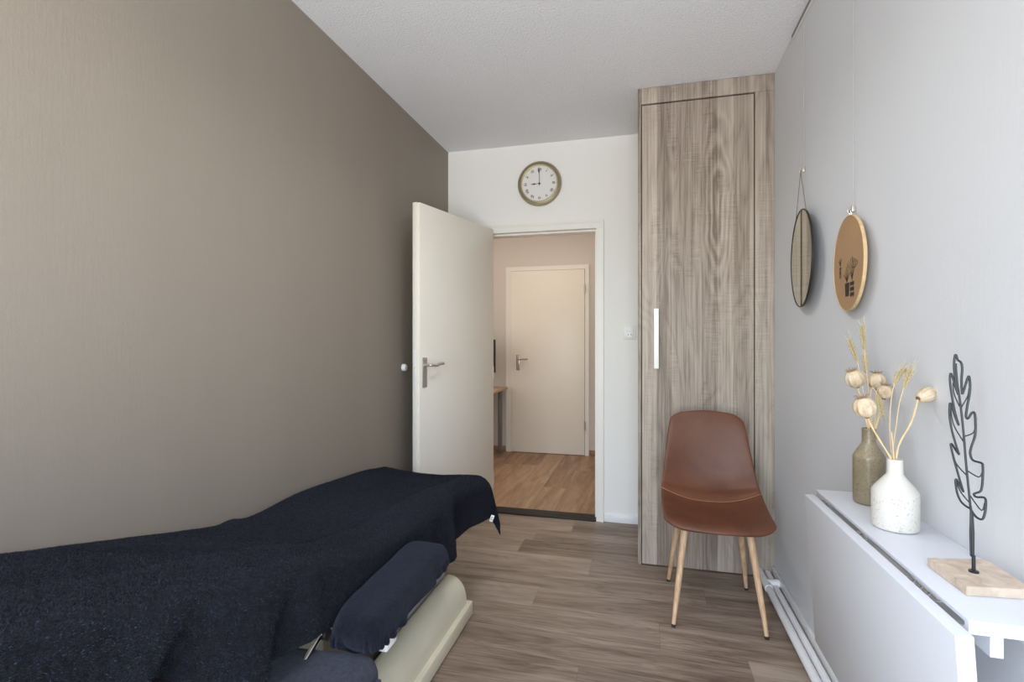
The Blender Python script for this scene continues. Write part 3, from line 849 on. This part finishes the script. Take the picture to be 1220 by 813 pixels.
def shell_pt(s_, jj, u, side):
    q, w = samp(s_); qa, _ = samp(s_ - .004); qb, _ = samp(s_ + .004)
    tx, tz = qb.x - qa.x, qb.y - qa.y; l = math.hypot(tx, tz)
    ny, nz = tz / l, -tx / l
    wf = w.x
    if s_ < rT: wf = wf - rT + math.sqrt(max(0, rT * rT - (rT - s_) ** 2))
    e_ = SL - s_
    if e_ < rF: wf = wf - rF + math.sqrt(max(0, rF * rF - (rF - e_) ** 2))
    s = math.sin(u * PI / 2)
    cup = w.y * (abs(s) ** 2.4)
    # edge roll: both faces meet round the rim
    ev = abs(2 * jj - 1)
    th_ = TKN / 2 * math.sqrt(max(0, 1 - abs(s) ** 14)) * math.sqrt(max(0, 1 - ev ** 40))
    if side > 0: th_ += (.007 * math.exp(-((s_ - sS + .045) / .035) ** 2) - .004 * math.exp(-((s_ - sS + .035 * abs(s) ** 2.2) / .007) ** 2)) * (1 - abs(s) ** 8)
    yy = q.x + ny * (cup + side * th_); zz = q.y + nz * (cup + side * th_)
    zz -= .010 * s * s * (1 - sstep(0, .10, s_)); yy += .016 * s * s * (1 - sstep(0, .12, e_))
    return Vector((cx + wf * s - (0 if side > 0 else .0) , yy, zz))
m = MB(); lay = {}
for side in (1, -1):
    rows = []
    for j in range(NV + 1):
        jj = (1 - math.cos(PI * j / NV)) / 2 * .55 + j / NV * .45
        rows.append([m.b.verts.new(shell_pt(jj * SL, jj, i / NU * 2 - 1, side)) for i in range(NU + 1)])
    for a, b in zip(rows, rows[1:]):
        for i in range(NU):
            try: m.b.faces.new((a[i], a[i + 1], b[i + 1], b[i]))
            except ValueError: pass
    lay[side] = rows
bmesh.ops.remove_doubles(m.b, verts=m.b.verts[:], dist=2e-5)
sS = next(arc[i] for i in range(len(pv)) if pv[i].x < 2.558)
seam_pts = [shell_pt(sS - .035 * abs(i / 40 * 2 - 1) ** 2.2, .5, i / 40 * 2 - 1, 1) for i in range(41)]
shell = m.build('seat_shell', M['leather'], ch, ang=100)
sm = MB()
up = [p + Vector((0, -.0006, .0008)) for p in seam_pts[1:-1]]
sm.tube(up, .0012, 6); sm.build('seam', M['stitch'], ch)
MB().box(cx - .13, cx + .13, cy - .13, cy + .12, .408, .418, bev=.003).build('leg_frame', M['black'], ch)
for sx in (-1, 1):
    for (ty, by) in ((2.345, 2.272), (2.590, 2.700)):
        top = Vector((cx + sx * .128, ty, .428)); bot = Vector((cx + sx * .183, by, .004))
        lg = MB().tube([top, top + (bot - top) * .15, top + (bot - top) * .6, bot + (top - bot) * .02], [.0155, .0155, .0125, .0085], 18).build('leg', M['beech'], ch)
        MB().tube([bot + (top - bot) * .02, Vector((bot.x, bot.y, 0))], [.0086, .0086], 14).build('foot_cap', M['rubber'], lg)

# ------------------------------------------------------------------ treatment table
tt = thing('treatment_table', 'cream adjustable treatment table along the taupe wall', 'treatment table', (-1.0, 1.35, 0))
top_tab = [(.15, .925), (.43, .858), (.60, .808), (.78, .760), (.90, .731), (1.09, .684), (1.27, .640), (1.40, .614), (1.52, .606), (1.68, .622), (1.90, .612), (2.15, .580), (2.40, .542), (2.6, .53)]
def topz(y): return lerp_tab(top_tab, y)
def sm_topz(y): return sum(topz(y + d) for d in (-.09, -.06, -.03, 0, .03, .06, .09)) / 7
# mattress
XA, XB = -1.325, -.735
def matt(u, v):
    y = .18 + v * (2.34 - .18); th = .055
    a = u * 2 * PI
    ca, sa = math.cos(a), math.sin(a)
    ex = .5 * (XB - XA - .07) * math.copysign(abs(ca) ** .25, ca); ez = th * .5 * math.copysign(abs(sa) ** .5, sa)
    e = .0 if 0 < v < 1 else 1
    return ((XA + XB) / 2 + ex * (1 - .03 * e), y, sm_topz(y) - .036 - th * .5 + ez * (1 - .4 * e))
m = MB(); m.grid(matt, 48, 60, closed_u=True); m.build('mattress', M['mattress'], tt)
# side frame beams following the slope, cross members
def beam(x0, x1, ya, yb, dz0, dz1, n=24):
    mb = MB(); rows = []
    for i in range(n + 1):
        y = ya + (yb - ya) * i / n; z = sm_topz(y)
        rows.append([mb.b.verts.new((a, y, z + b)) for a, b in ((x0, dz1), (x1, dz1), (x1, dz0), (x0, dz0))])
    for a, b in zip(rows, rows[1:]):
        for k in range(4): mb.b.faces.new((a[k], a[(k + 1) % 4], b[(k + 1) % 4], b[k]))
    mb.b.faces.new(rows[0][::-1]); mb.b.faces.new(rows[-1]); return mb
beam(-.806, -.764, .2, 1.45, -.185, -.072).build('side_frame', M['cream_plastic'], tt)
beam(-1.30, -1.25, .2, 1.45, -.20, -.072).build('side_frame', M['cream_plastic'], tt)
beam(-1.25, -.86, 1.40, 2.16, -.13, -.072).build('seat_frame', M['cream_plastic'], tt)
beam(-1.25, -.79, .22, 1.38, -.10, -.072).build('back_frame', M['grey_metal'], tt)
# plinth and hood of the base
MB().box(-1.265, -.728, 1.16, 2.147, .006, .067, bev=.006, seg=3).box(-1.2, -.78, 1.2, 2.1, 0, .01).build('plinth', M['cream_plastic'], tt)
m = MB(); hp_ = []
for i in range(15):
    a = PI / 2 * i / 14; hp_.append((-.830 + .083 * math.sin(a) ** .9, .066 + .125 * math.cos(a) ** .8))
sec = [(-1.12, .066), (-1.12, .12), (-.842, .12), (-.838, .186)] + hp_
def hood_row(y, s):
    return [m.b.verts.new((a if a > -1 else a, y, .066 + (b - .066) * s)) for a, b in sec]
rows = [hood_row(y, s) for y, s in ((1.19, .55), (1.22, .8), (1.30, .97), (1.4, 1.0), (2.09, 1.0), (2.105, .985), (2.115, .95))]
for a, b in zip(rows, rows[1:]):
    for k in range(len(sec) - 1): m.b.faces.new((a[k], a[k + 1], b[k + 1], b[k]))
m.b.faces.new(rows[0][::-1]); m.b.faces.new(rows[-1])
m.build('base_hood', M['hood_plastic'], tt, ang=40)
# lifting column (wider towards the top)
m = MB(); rows = []
for z, x1, ya, yb in ((.12, -.850, 1.62, 2.09), (.26, -.848, 1.60, 2.14), (.47, -.840, 1.55, 2.25)):
    rows.append([m.b.verts.new(p) for p in ((-1.18, ya, z), (x1, ya, z), (x1, yb, z), (-1.18, yb, z))])
for a, b in zip(rows, rows[1:]):
    for k in range(4): m.b.faces.new((a[k], a[(k + 1) % 4], b[(k + 1) % 4], b[k]))
m.b.faces.new(rows[0][::-1]); m.b.faces.new(rows[-1])
bmesh.ops.bevel(m.b, geom=[e for e in m.b.edges if e.calc_face_angle(0) > .5], offset=.012, segments=3, affect='EDGES')
m.build('lifting_column', M['column_grey'], tt)
# dark box with the shade under the head half put into its colour
MB().box(-1.14, -.858, 1.24, 1.61, .067, .40, bev=.01).build('under_table_shade_box', M['under_shade'], tt)['label'] = 'dark box standing in for the shade under the table'
# armrest structure
ar = MB().box(-.712, -.610, 1.13, 1.48, .500, .520, bev=.004).build('armrest', M['mattress'], tt)
MB().box(-.642, -.608, 1.135, 1.19, .452, .501, bev=.004).build('armrest_bracket', M['white_plastic'], ar)['label'] = 'white plastic bracket under the armrest'
MB().box(-.745, -.60, 1.16, 1.18, .487, .506, bev=.002).build('armrest_arm', M['white_plastic'], ar)
lvr = MB()
p0 = at(382, 757, X=-.752); p1 = at(362, 790, X=-.752)
lvr.tube([p0, p0 + (p1 - p0) * .5, p1], [.0075, .007, .006], 10)
lvr.tube([p0 + Vector((.004, -.004, .002)), p1 + Vector((.006, -.006, 0))], .0022, 8)
q0 = at(389, 752, X=-.752)
lvr.tube([p0, q0], .004, 8)
lvr.build('release_lever', M['chrome'], tt)['label'] = 'bright metal release lever'
MB().tube([at(386, 756, X=-.752), at(386, 756, X=-.752) + Vector((.012, 0, 0))], .014, 16).build('pivot', M['black'], tt)
MB().tube([at(283, 809, X=-.752), at(276, 826, X=-.752)], .006, 8).build('release_lever', M['chrome'], tt)

# big towel --------------------------------------------------------------
drop_tab = [(.15, .19), (.5, .17), (.78, .148), (1.07, .118), (1.3, .15), (1.6, .20), (1.85, .200), (2.0, .178), (2.10, .165), (2.2, .155), (2.32, .145), (2.45, .145)]
LEFTD = .16; ENDD = .105; RR = .055
def roll(s, R, extra):
    """unroll past an edge: s = arc length beyond the start of the rounding. returns (outward, drop)"""
    q = R * PI / 2
    if s <= 0: return s, 0
    if s < q: a = s / R; return R * math.sin(a), R * (1 - math.cos(a))
    return R + extra * (s - q), R + (s - q)
YE = 2.40
def towel(u, v):
    # v along length, u across
    sY = .16 + v * (YE + ENDD + .035 - .16)
    yo, yd_ = roll(sY - (YE - .02), .034, .06)
    Yp = (YE - .02) + yo if sY > YE - .02 else sY
    yy = min(Yp, YE)
    dr = lerp_tab(drop_tab, yy) 
    Wt = XB - XA
    qR = RR * PI / 2; total = LEFTD + (Wt) + dr + .03
    sX = -LEFTD + u * total
    # left side
    if sX < .04:
        xo, xd_ = roll(.04 - sX, .04, .03); X = XA + .04 - xo
    elif sX > Wt - RR:
        xo, xd_ = roll(sX - (Wt - RR), RR, .06); X = XB - RR + xo
    else:
        X = XA + sX; xd_ = 0
    t = (X - XA) / Wt; tc = max(0, min(1, t))
    z = sm_topz(yy) + .006 - xd_ - yd_
    mid = math.sin(PI * tc)
    # cushion hollow and long soft folds in the cloth
    lum = sstep(1.0, 1.3, yy) * (1 - sstep(1.9, 2.3, yy))
    z += -.018 * mid * lum * (1 - abs(tc - .35)) 
    z += .014 * math.exp(-((tc - .03) / .18) ** 2) * sstep(1.9, 2.25, yy)     # raised far-left corner
    z -= .012 * math.exp(-((tc - .55) / .22) ** 2) * sstep(2.15, 2.4, yy)
    # diagonal crease from the lower left to the far right
    dcr = (tc - .78) - (yy - 1.1) * (-.02)
    z += .014 * math.exp(-((tc - .80 + .10 * math.sin(yy * 2.1)) / .07) ** 2) * (1 - sstep(2.2, 2.4, yy))
    dv = (yy - 1.02) - .42 * (tc - .3)
    z -= .030 * math.exp(-(dv / .07) ** 2) * sstep(.08, .25, tc) * (1 - sstep(.5, .85, tc))
    # little pinch at the wall side
    z += .012 * math.exp(-((yy - 1.385) / .035) ** 2) * math.exp(-((tc) / .07) ** 2)
    nz = noise.noise(Vector((X * 3.1, yy * 2.3, 1.7))); nz2 = noise.noise(Vector((X * 9, yy * 6, 4.2)))
    z += (.008 * nz + .003 * nz2) * sstep(0, .2, tc)
    # side drape ripples
    if xd_ > 0 and sX > .1:
        h = min(1, xd_ / .16)
        wv_ = math.sin(yy * 17 + 1.2 + 2.2 * noise.noise(Vector((yy * 2.5, 0, 0)))) + .6 * math.sin(yy * 31 + .4)
        X += .014 * h * wv_ * (1 - .5 * sstep(2.1, 2.4, yy)) + .006 * h
        # deep fold near the head end, by the camera
        X -= .050 * h * math.exp(-((yy - .735 + .12 * h) / .035) ** 2)
        X += .030 * h * math.exp(-((yy - .66 + .12 * h) / .045) ** 2)
        X -= .022 * h * math.exp(-((yy - 1.0 + .10 * h) / .03) ** 2)
        X -= .045 * sstep(1.80, 2.02, yy) * h * (1 - sstep(2.2, 2.38, yy))
        ab = sstep(.98, 1.08, yy) * (1 - sstep(1.52, 1.66, yy))     # pushed in behind the armrest
        X = X + (min(X, -.742 - .004 * h) - X) * ab
    if yd_ > 0:
        h = min(1, yd_ / .14)
        Yp += .010 * h * math.sin(X * 26 + .6)
        if sX > .1:
            ear = min(xd_, yd_)
            X += .25 * ear; Yp += .30 * ear; z += .25 * ear
    fz = noise.noise(Vector((X * 70, Yp * 70, z * 70))) * .0014 + noise.noise(Vector((X * 160, Yp * 160, z * 160))) * .0010
    return (X + fz * .6, Yp, z + fz)
m = MB(); m.grid(towel, 250, 560)
tw = m.build('towel', M['terry'], None, ang=180)
tag(tw, 'large midnight-blue terry towel spread over the treatment table', 'towel')
so = tw.modifiers.new('t', 'SOLIDIFY'); so.thickness = .005; so.offset = 1
me = tw.data
if sum(p.normal.z for p in me.polygons if p.center.z > .2) < 0: me.flip_normals()
# the looped pile of the terry, uncountable
vs_, fs_ = [], []
r_ = random.Random(3)
co_ = [v.co.copy() for v in me.vertices]
for p in me.polygons:
    nn_ = p.normal; a_, b_, c_, d_ = [co_[i] for i in p.vertices]
    near = max(0, 1 - max(0, (p.center.y + tw.location.y) - .9) / 1.3)
    for k in range(3):
        uu, vv_ = r_.random(), r_.random()
        q = (a_ * (1 - uu) + b_ * uu) * (1 - vv_) + (d_ * (1 - uu) + c_ * uu) * vv_ + nn_ * .0042
        t = Vector((r_.uniform(-1, 1), r_.uniform(-1, 1), r_.uniform(-1, 1))); w_ = nn_.cross(t)
        if w_.length < .05: continue
        w_.normalize(); l_ = nn_.cross(w_)
        hh, wd_ = r_.uniform(.0022, .0042), r_.uniform(.0006, .0011)
        i0 = len(vs_)
        tip = q + nn_ * hh + l_ * r_.uniform(.001, .0035)
        vs_ += [q - w_ * wd_, q + w_ * wd_, tip]
        fs_.append((i0, i0 + 1, i0 + 2))
pm = bpy.data.meshes.new('pile'); pm.from_pydata([tuple(v) for v in vs_], [], fs_); pm.materials.append(M['pile'])
po = bpy.data.objects.new('pile', pm); C.objects.link(po); po.parent = tw; po['kind'] = 'stuff'
tg = MB()
c0 = Vector((-.682, 2.405, .365))

# care tag at the hanging far corner
tagc = at(586, 618, d=2.44)
rm = Matrix.Translation(tagc) @ Matrix.Rotation(TH + .1, 4, 'Z') @ Matrix.Rotation(.35, 4, 'Y')
TAG = MB().box(-.008, .008, -.0008, .0008, -.016, .016, bev=.0003, mtx=rm)
tg_o = TAG.build('care_tag', M['white_plastic'], tw); tg_o['label'] = 'small white care tag'
tm = MB()
for k, (a, b) in enumerate(((-.005, .004), (-.004, .003), (-.005, .005))):
    tm.box(a, b, -.0013, -.0007, .006 - k * .006, .0085 - k * .006, mtx=rm)
tm.build('tag_print', M['ink'], tg_o)

# armrest cover ----------------------------------------------------------
def fitted(name, label, cxy, hx_, hy_, ztop, zbot, rc, mat, ruff, slope=0, parent=None, ang_z=0, nseed=0, e=.32):
    NP, NR = 460, 40
    mb = MB()
    def f(u, v):
        a = 2 * PI * u
        ca, sa = math.cos(a), math.sin(a)
        bx = math.copysign(abs(ca) ** e, ca); by = math.copysign(abs(sa) ** e, sa)
        if v < .45:
            k = v / .45; rad = math.sin(k * PI / 2 * .86) ; z = ztop - rc * .55 * k ** 4
            X, Y = bx * hx_ * rad * .985, by * hy_ * (rad ** .8) * .985
        else:
            k = (v - .45) / .55
            X0 = math.sin(PI / 2 * .86) * .985
            bul = X0 + (1.03 - X0) * math.sin(min(1, k * 2.2) * PI / 2)
            inn = sstep(.72, 1.0, k)
            z = ztop - rc * .55 - (ztop - zbot - rc * .55) * (k ** 1.1)
            rp = math.sin(u * 2 * PI * ruff[0] + 1.5 * math.sin(u * 37)) + .5 * math.sin(u * 2 * PI * ruff[0] * 1.7)
            am = ruff[1] * sstep(.35, 1.0, k)
            X, Y = bx * (hx_ * bul - .020 * inn * (1 if ruff[1] else .3) + am * rp), by * (hy_ * bul - .014 * inn * (1 if ruff[1] else .3) + am * rp)
            z += ruff[1] * .9 * rp * sstep(.8, 1, k)
        nn = noise.noise(Vector((X * 14 + nseed, Y * 9, z * 14)))
        z += slope * Y + .003 * nn
        X += .003 * noise.noise(Vector((X * 20, Y * 20 + nseed, z * 20)))
        c_, s_ = math.cos(ang_z), math.sin(ang_z)
        return (cxy[0] + X * c_ - Y * s_, cxy[1] + X * s_ + Y * c_, z)
    mb.grid(f, NP, NR, closed_u=True)
    bmesh.ops.remove_doubles(mb.b, verts=mb.b.verts[:], dist=1e-5)
    return mb
m = fitted('c', '', (-.663, 1.302), .069, .226, .573, .487, .03, None, (33, .0080), slope=.045)
ac = m.build('armrest_cover', M['terry_smooth'], None, ang=180)
tag(ac, 'gathered midnight-blue terry cover on the armrest of the treatment table', 'cover')
so = ac.modifiers.new('t', 'SOLIDIFY'); so.thickness = .003; so.offset = 1

# ------------------------------------------------------------------ stool beside the table (only its covered seat shows)
st = thing('stool', 'stool with charcoal covered seat below the armrest of the treatment table', 'stool', (-.60, .80, 0))
m = fitted('s', '', (-.716, .912), .132, .160, .486, .385, .018, None, (9, 0), slope=0, ang_z=.10, nseed=5, e=.17)
scv = m.build('seat_cover', M['grey_cover'], st, ang=180)
so = scv.modifiers.new('t', 'SOLIDIFY'); so.thickness = .003; so.offset = 1
MB().box(-.815, -.605, .79, 1.035, .39, .45, bev=.02, seg=3).build('seat_cushion', M['black'], st)
MB().poly([(-.580, 1.04, .455), (-.572, .90, .455), (-.566, .78, .39), (-.562, .80, .33), (-.564, 1.04, .35)], (.008, 0, 0)).build('cover_flap', M['grey_cover'], st)
MB().tube([(-.70, .89, .42), (-.70, .89, .10)], .022, 16).build('gas_lift', M['black'], st)
for k in range(5):
    a = 2 * PI * k / 5 + .3
    bx_, by_ = -.70 + .22 * math.cos(a), .89 + .22 * math.sin(a)
    if bx_ < -.9: pass
    lg = MB().tube([(-.70, .89, .105), (bx_, by_, .075)], [.018, .012], 10).build('foot', M['black'], st)
    MB().lathe([(0, -.012), (.022, -.012), (.025, -.008), (.025, .008), (.022, .012), (0, .012)], 20, c=(bx_, by_, .0255), mtx=Matrix.Rotation(PI / 2, 4, 'X') @ Matrix.Rotation(0, 4, 'Y')).tube([(bx_, by_, .03), (bx_, by_, .078)], .006, 8).build('castor', M['black'], lg)

# ------------------------------------------------------------------ hallway desk and monitor
dk = thing('desk', 'wood-topped desk with grey metal legs at the hallway wall', 'desk', (-2.0, 5.1, 0))
MB().box(-2.62, -1.44, 4.72, 5.425, .688, .712, bev=.002).build('desktop', M['desk_wood'], dk)
for (xx, yy) in ((-1.50, 5.345), (-1.50, 4.80), (-2.55, 5.345), (-2.55, 4.80)):
    MB().box(xx - .02, xx + .02, yy - .02, yy + .02, 0, .688, bev=.003).build('leg', M['grey_metal'], dk)
mo = thing('monitor', 'black monitor standing on the hallway desk, edge just in view', 'monitor', (-1.72, 5.22, .712))
rz = Matrix.Translation((-1.72, 5.20, 0)) @ Matrix.Rotation(math.radians(-14), 4, 'Z')
MB().box(-.23, .225, -.015, .020, .885, 1.235, bev=.006, mtx=rz).build('screen_housing', M['black'], mo)
MB().box(-.22, .215, -.017, -.0145, .90, 1.225, mtx=rz).build('screen', M['screen'], mo)
MB().box(-.02, .02, .018, .035, .72, .98, bev=.003, mtx=rz).build('stand', M['black'], mo)
MB().box(-.12, .12, -.08, .09, .7125, .724, bev=.004, mtx=rz).build('stand_foot', M['black'], mo)

# ------------------------------------------------------------------ light
def area(name, loc, rot, sx, sy, power, col, portal=False):
    l = bpy.data.lights.new(name, 'AREA'); l.shape = 'RECTANGLE'; l.size = sx; l.size_y = sy; l.energy = power; l.color = col
    if portal: l.cycles.is_portal = True
    o = bpy.data.objects.new(name, l); C.objects.link(o); o.location = loc; o.rotation_euler = rot; return o
# daylight comes in through the window behind the camera
area('window_portal', ((WX0 + WX1) / 2, YF - .11, (WZ0 + WZ1) / 2), (PI / 2, 0, 0), WX1 - WX0, WZ1 - WZ0, 1, (1, 1, 1), portal=True)
# ceiling lamps out of view (room and hallway); the neutral pair is added fill
def unseen_downlight(x, y, power, col, label, size=.13):
    t = thing('unseen_ceiling_spotlight', label, 'ceiling light', (x, y, ZC - .012))
    MB().lathe([(.048, 0), (.055, -.004), (.055, -.010), (.044, -.012), (.042, -.002), (.042, 0)], 32, c=(x, y, ZC)).build('ring', M['alu'], t)
    l = bpy.data.lights.new('spot_emitter', 'SPOT'); l.energy = power; l.color = col; l.spot_size = math.radians(150); l.spot_blend = .9; l.shadow_soft_size = size
    o = bpy.data.objects.new('unseen_spot', l); C.objects.link(o); o.location = (x, y, ZC - .02)
unseen_downlight(-1.05, .55, 6, (1, .82, .62), 'recessed ceiling spotlight near the taupe wall')
unseen_downlight(-.38, .95, 30, (.96, .98, 1.0), 'added unseen fill spotlight over the treatment table')  # added fill to brighten the lower left wall
unseen_downlight(-.38, 1.93, 40, (.96, .98, 1.0), 'added unseen fill spotlight nearest the cabinet')  # added fill to brighten the far right wall and cabinet end
hl = area('hallway_ceiling_light', (-.9, 4.4, ZC - .05), (0, 0, 0), 2.0, 1.2, 10, (1, .86, .72))
hl2 = area('hallway_side_fill', (-2.6, 4.4, 1.5), (0, -PI / 2, 0), 1.6, 1.2, 9, (1, .95, .9))  # added fill from the side; the hallway end wall has no window

w = bpy.data.worlds.new('World'); bpy.context.scene.world = w; w.use_nodes = True
nt = w.node_tree; bg = nt.nodes['Background']
tc = nt.nodes.new('ShaderNodeTexCoord'); sx = nt.nodes.new('ShaderNodeSeparateXYZ'); nt.links.new(tc.outputs['Generated'], sx.inputs[0])
mp = nt.nodes.new('ShaderNodeMapRange'); mp.inputs[1].default_value = -1; mp.inputs[2].default_value = 1; nt.links.new(sx.outputs[2], mp.inputs[0])
cr = nt.nodes.new('ShaderNodeValToRGB'); nt.links.new(mp.outputs[0], cr.inputs[0])
e = cr.color_ramp.elements; e[0].position = 0; e[0].color = (1.15, 1.15, 1.15, 1); e[1].position = 1; e[1].color = (.8, 1.0, 1.35, 1)
for p, c in ((.38, (1.5, 1.5, 1.5, 1)), (.485, (1.25, 1.30, 1.22, 1)), (.52, (.90, 1.08, .95, 1)), (.58, (1.25, 1.45, 1.72, 1)), (.72, (1.35, 1.58, 1.95, 1))):
    q = e.new(p); q.color = c
nt.links.new(cr.outputs[0], bg.inputs[0]); bg.inputs[1].default_value = 5.9

# ------------------------------------------------------------------ camera
cam = bpy.data.cameras.new('Camera'); cam.sensor_width = 36; cam.lens = F / 1220 * 36; cam.clip_start = .02
co = bpy.data.objects.new('Camera', cam); C.objects.link(co)
co.location = (0, 0, H); co.rotation_euler = (PI / 2, 0, TH)
sc = bpy.context.scene; sc.camera = co
sc.view_settings.view_transform = 'Standard'; sc.view_settings.look = 'None'
sc.view_settings.gamma = 1; sc.view_settings.use_curve_mapping = False
sc.view_settings.exposure = 0.0
sc.cycles.use_denoising = True
sc.cycles.max_bounces = 14; sc.cycles.diffuse_bounces = 8; sc.cycles.glossy_bounces = 6
sc.cycles.sample_clamp_indirect = 6
for o in list(C.objects):
    if '_local' in o: del o['_local']
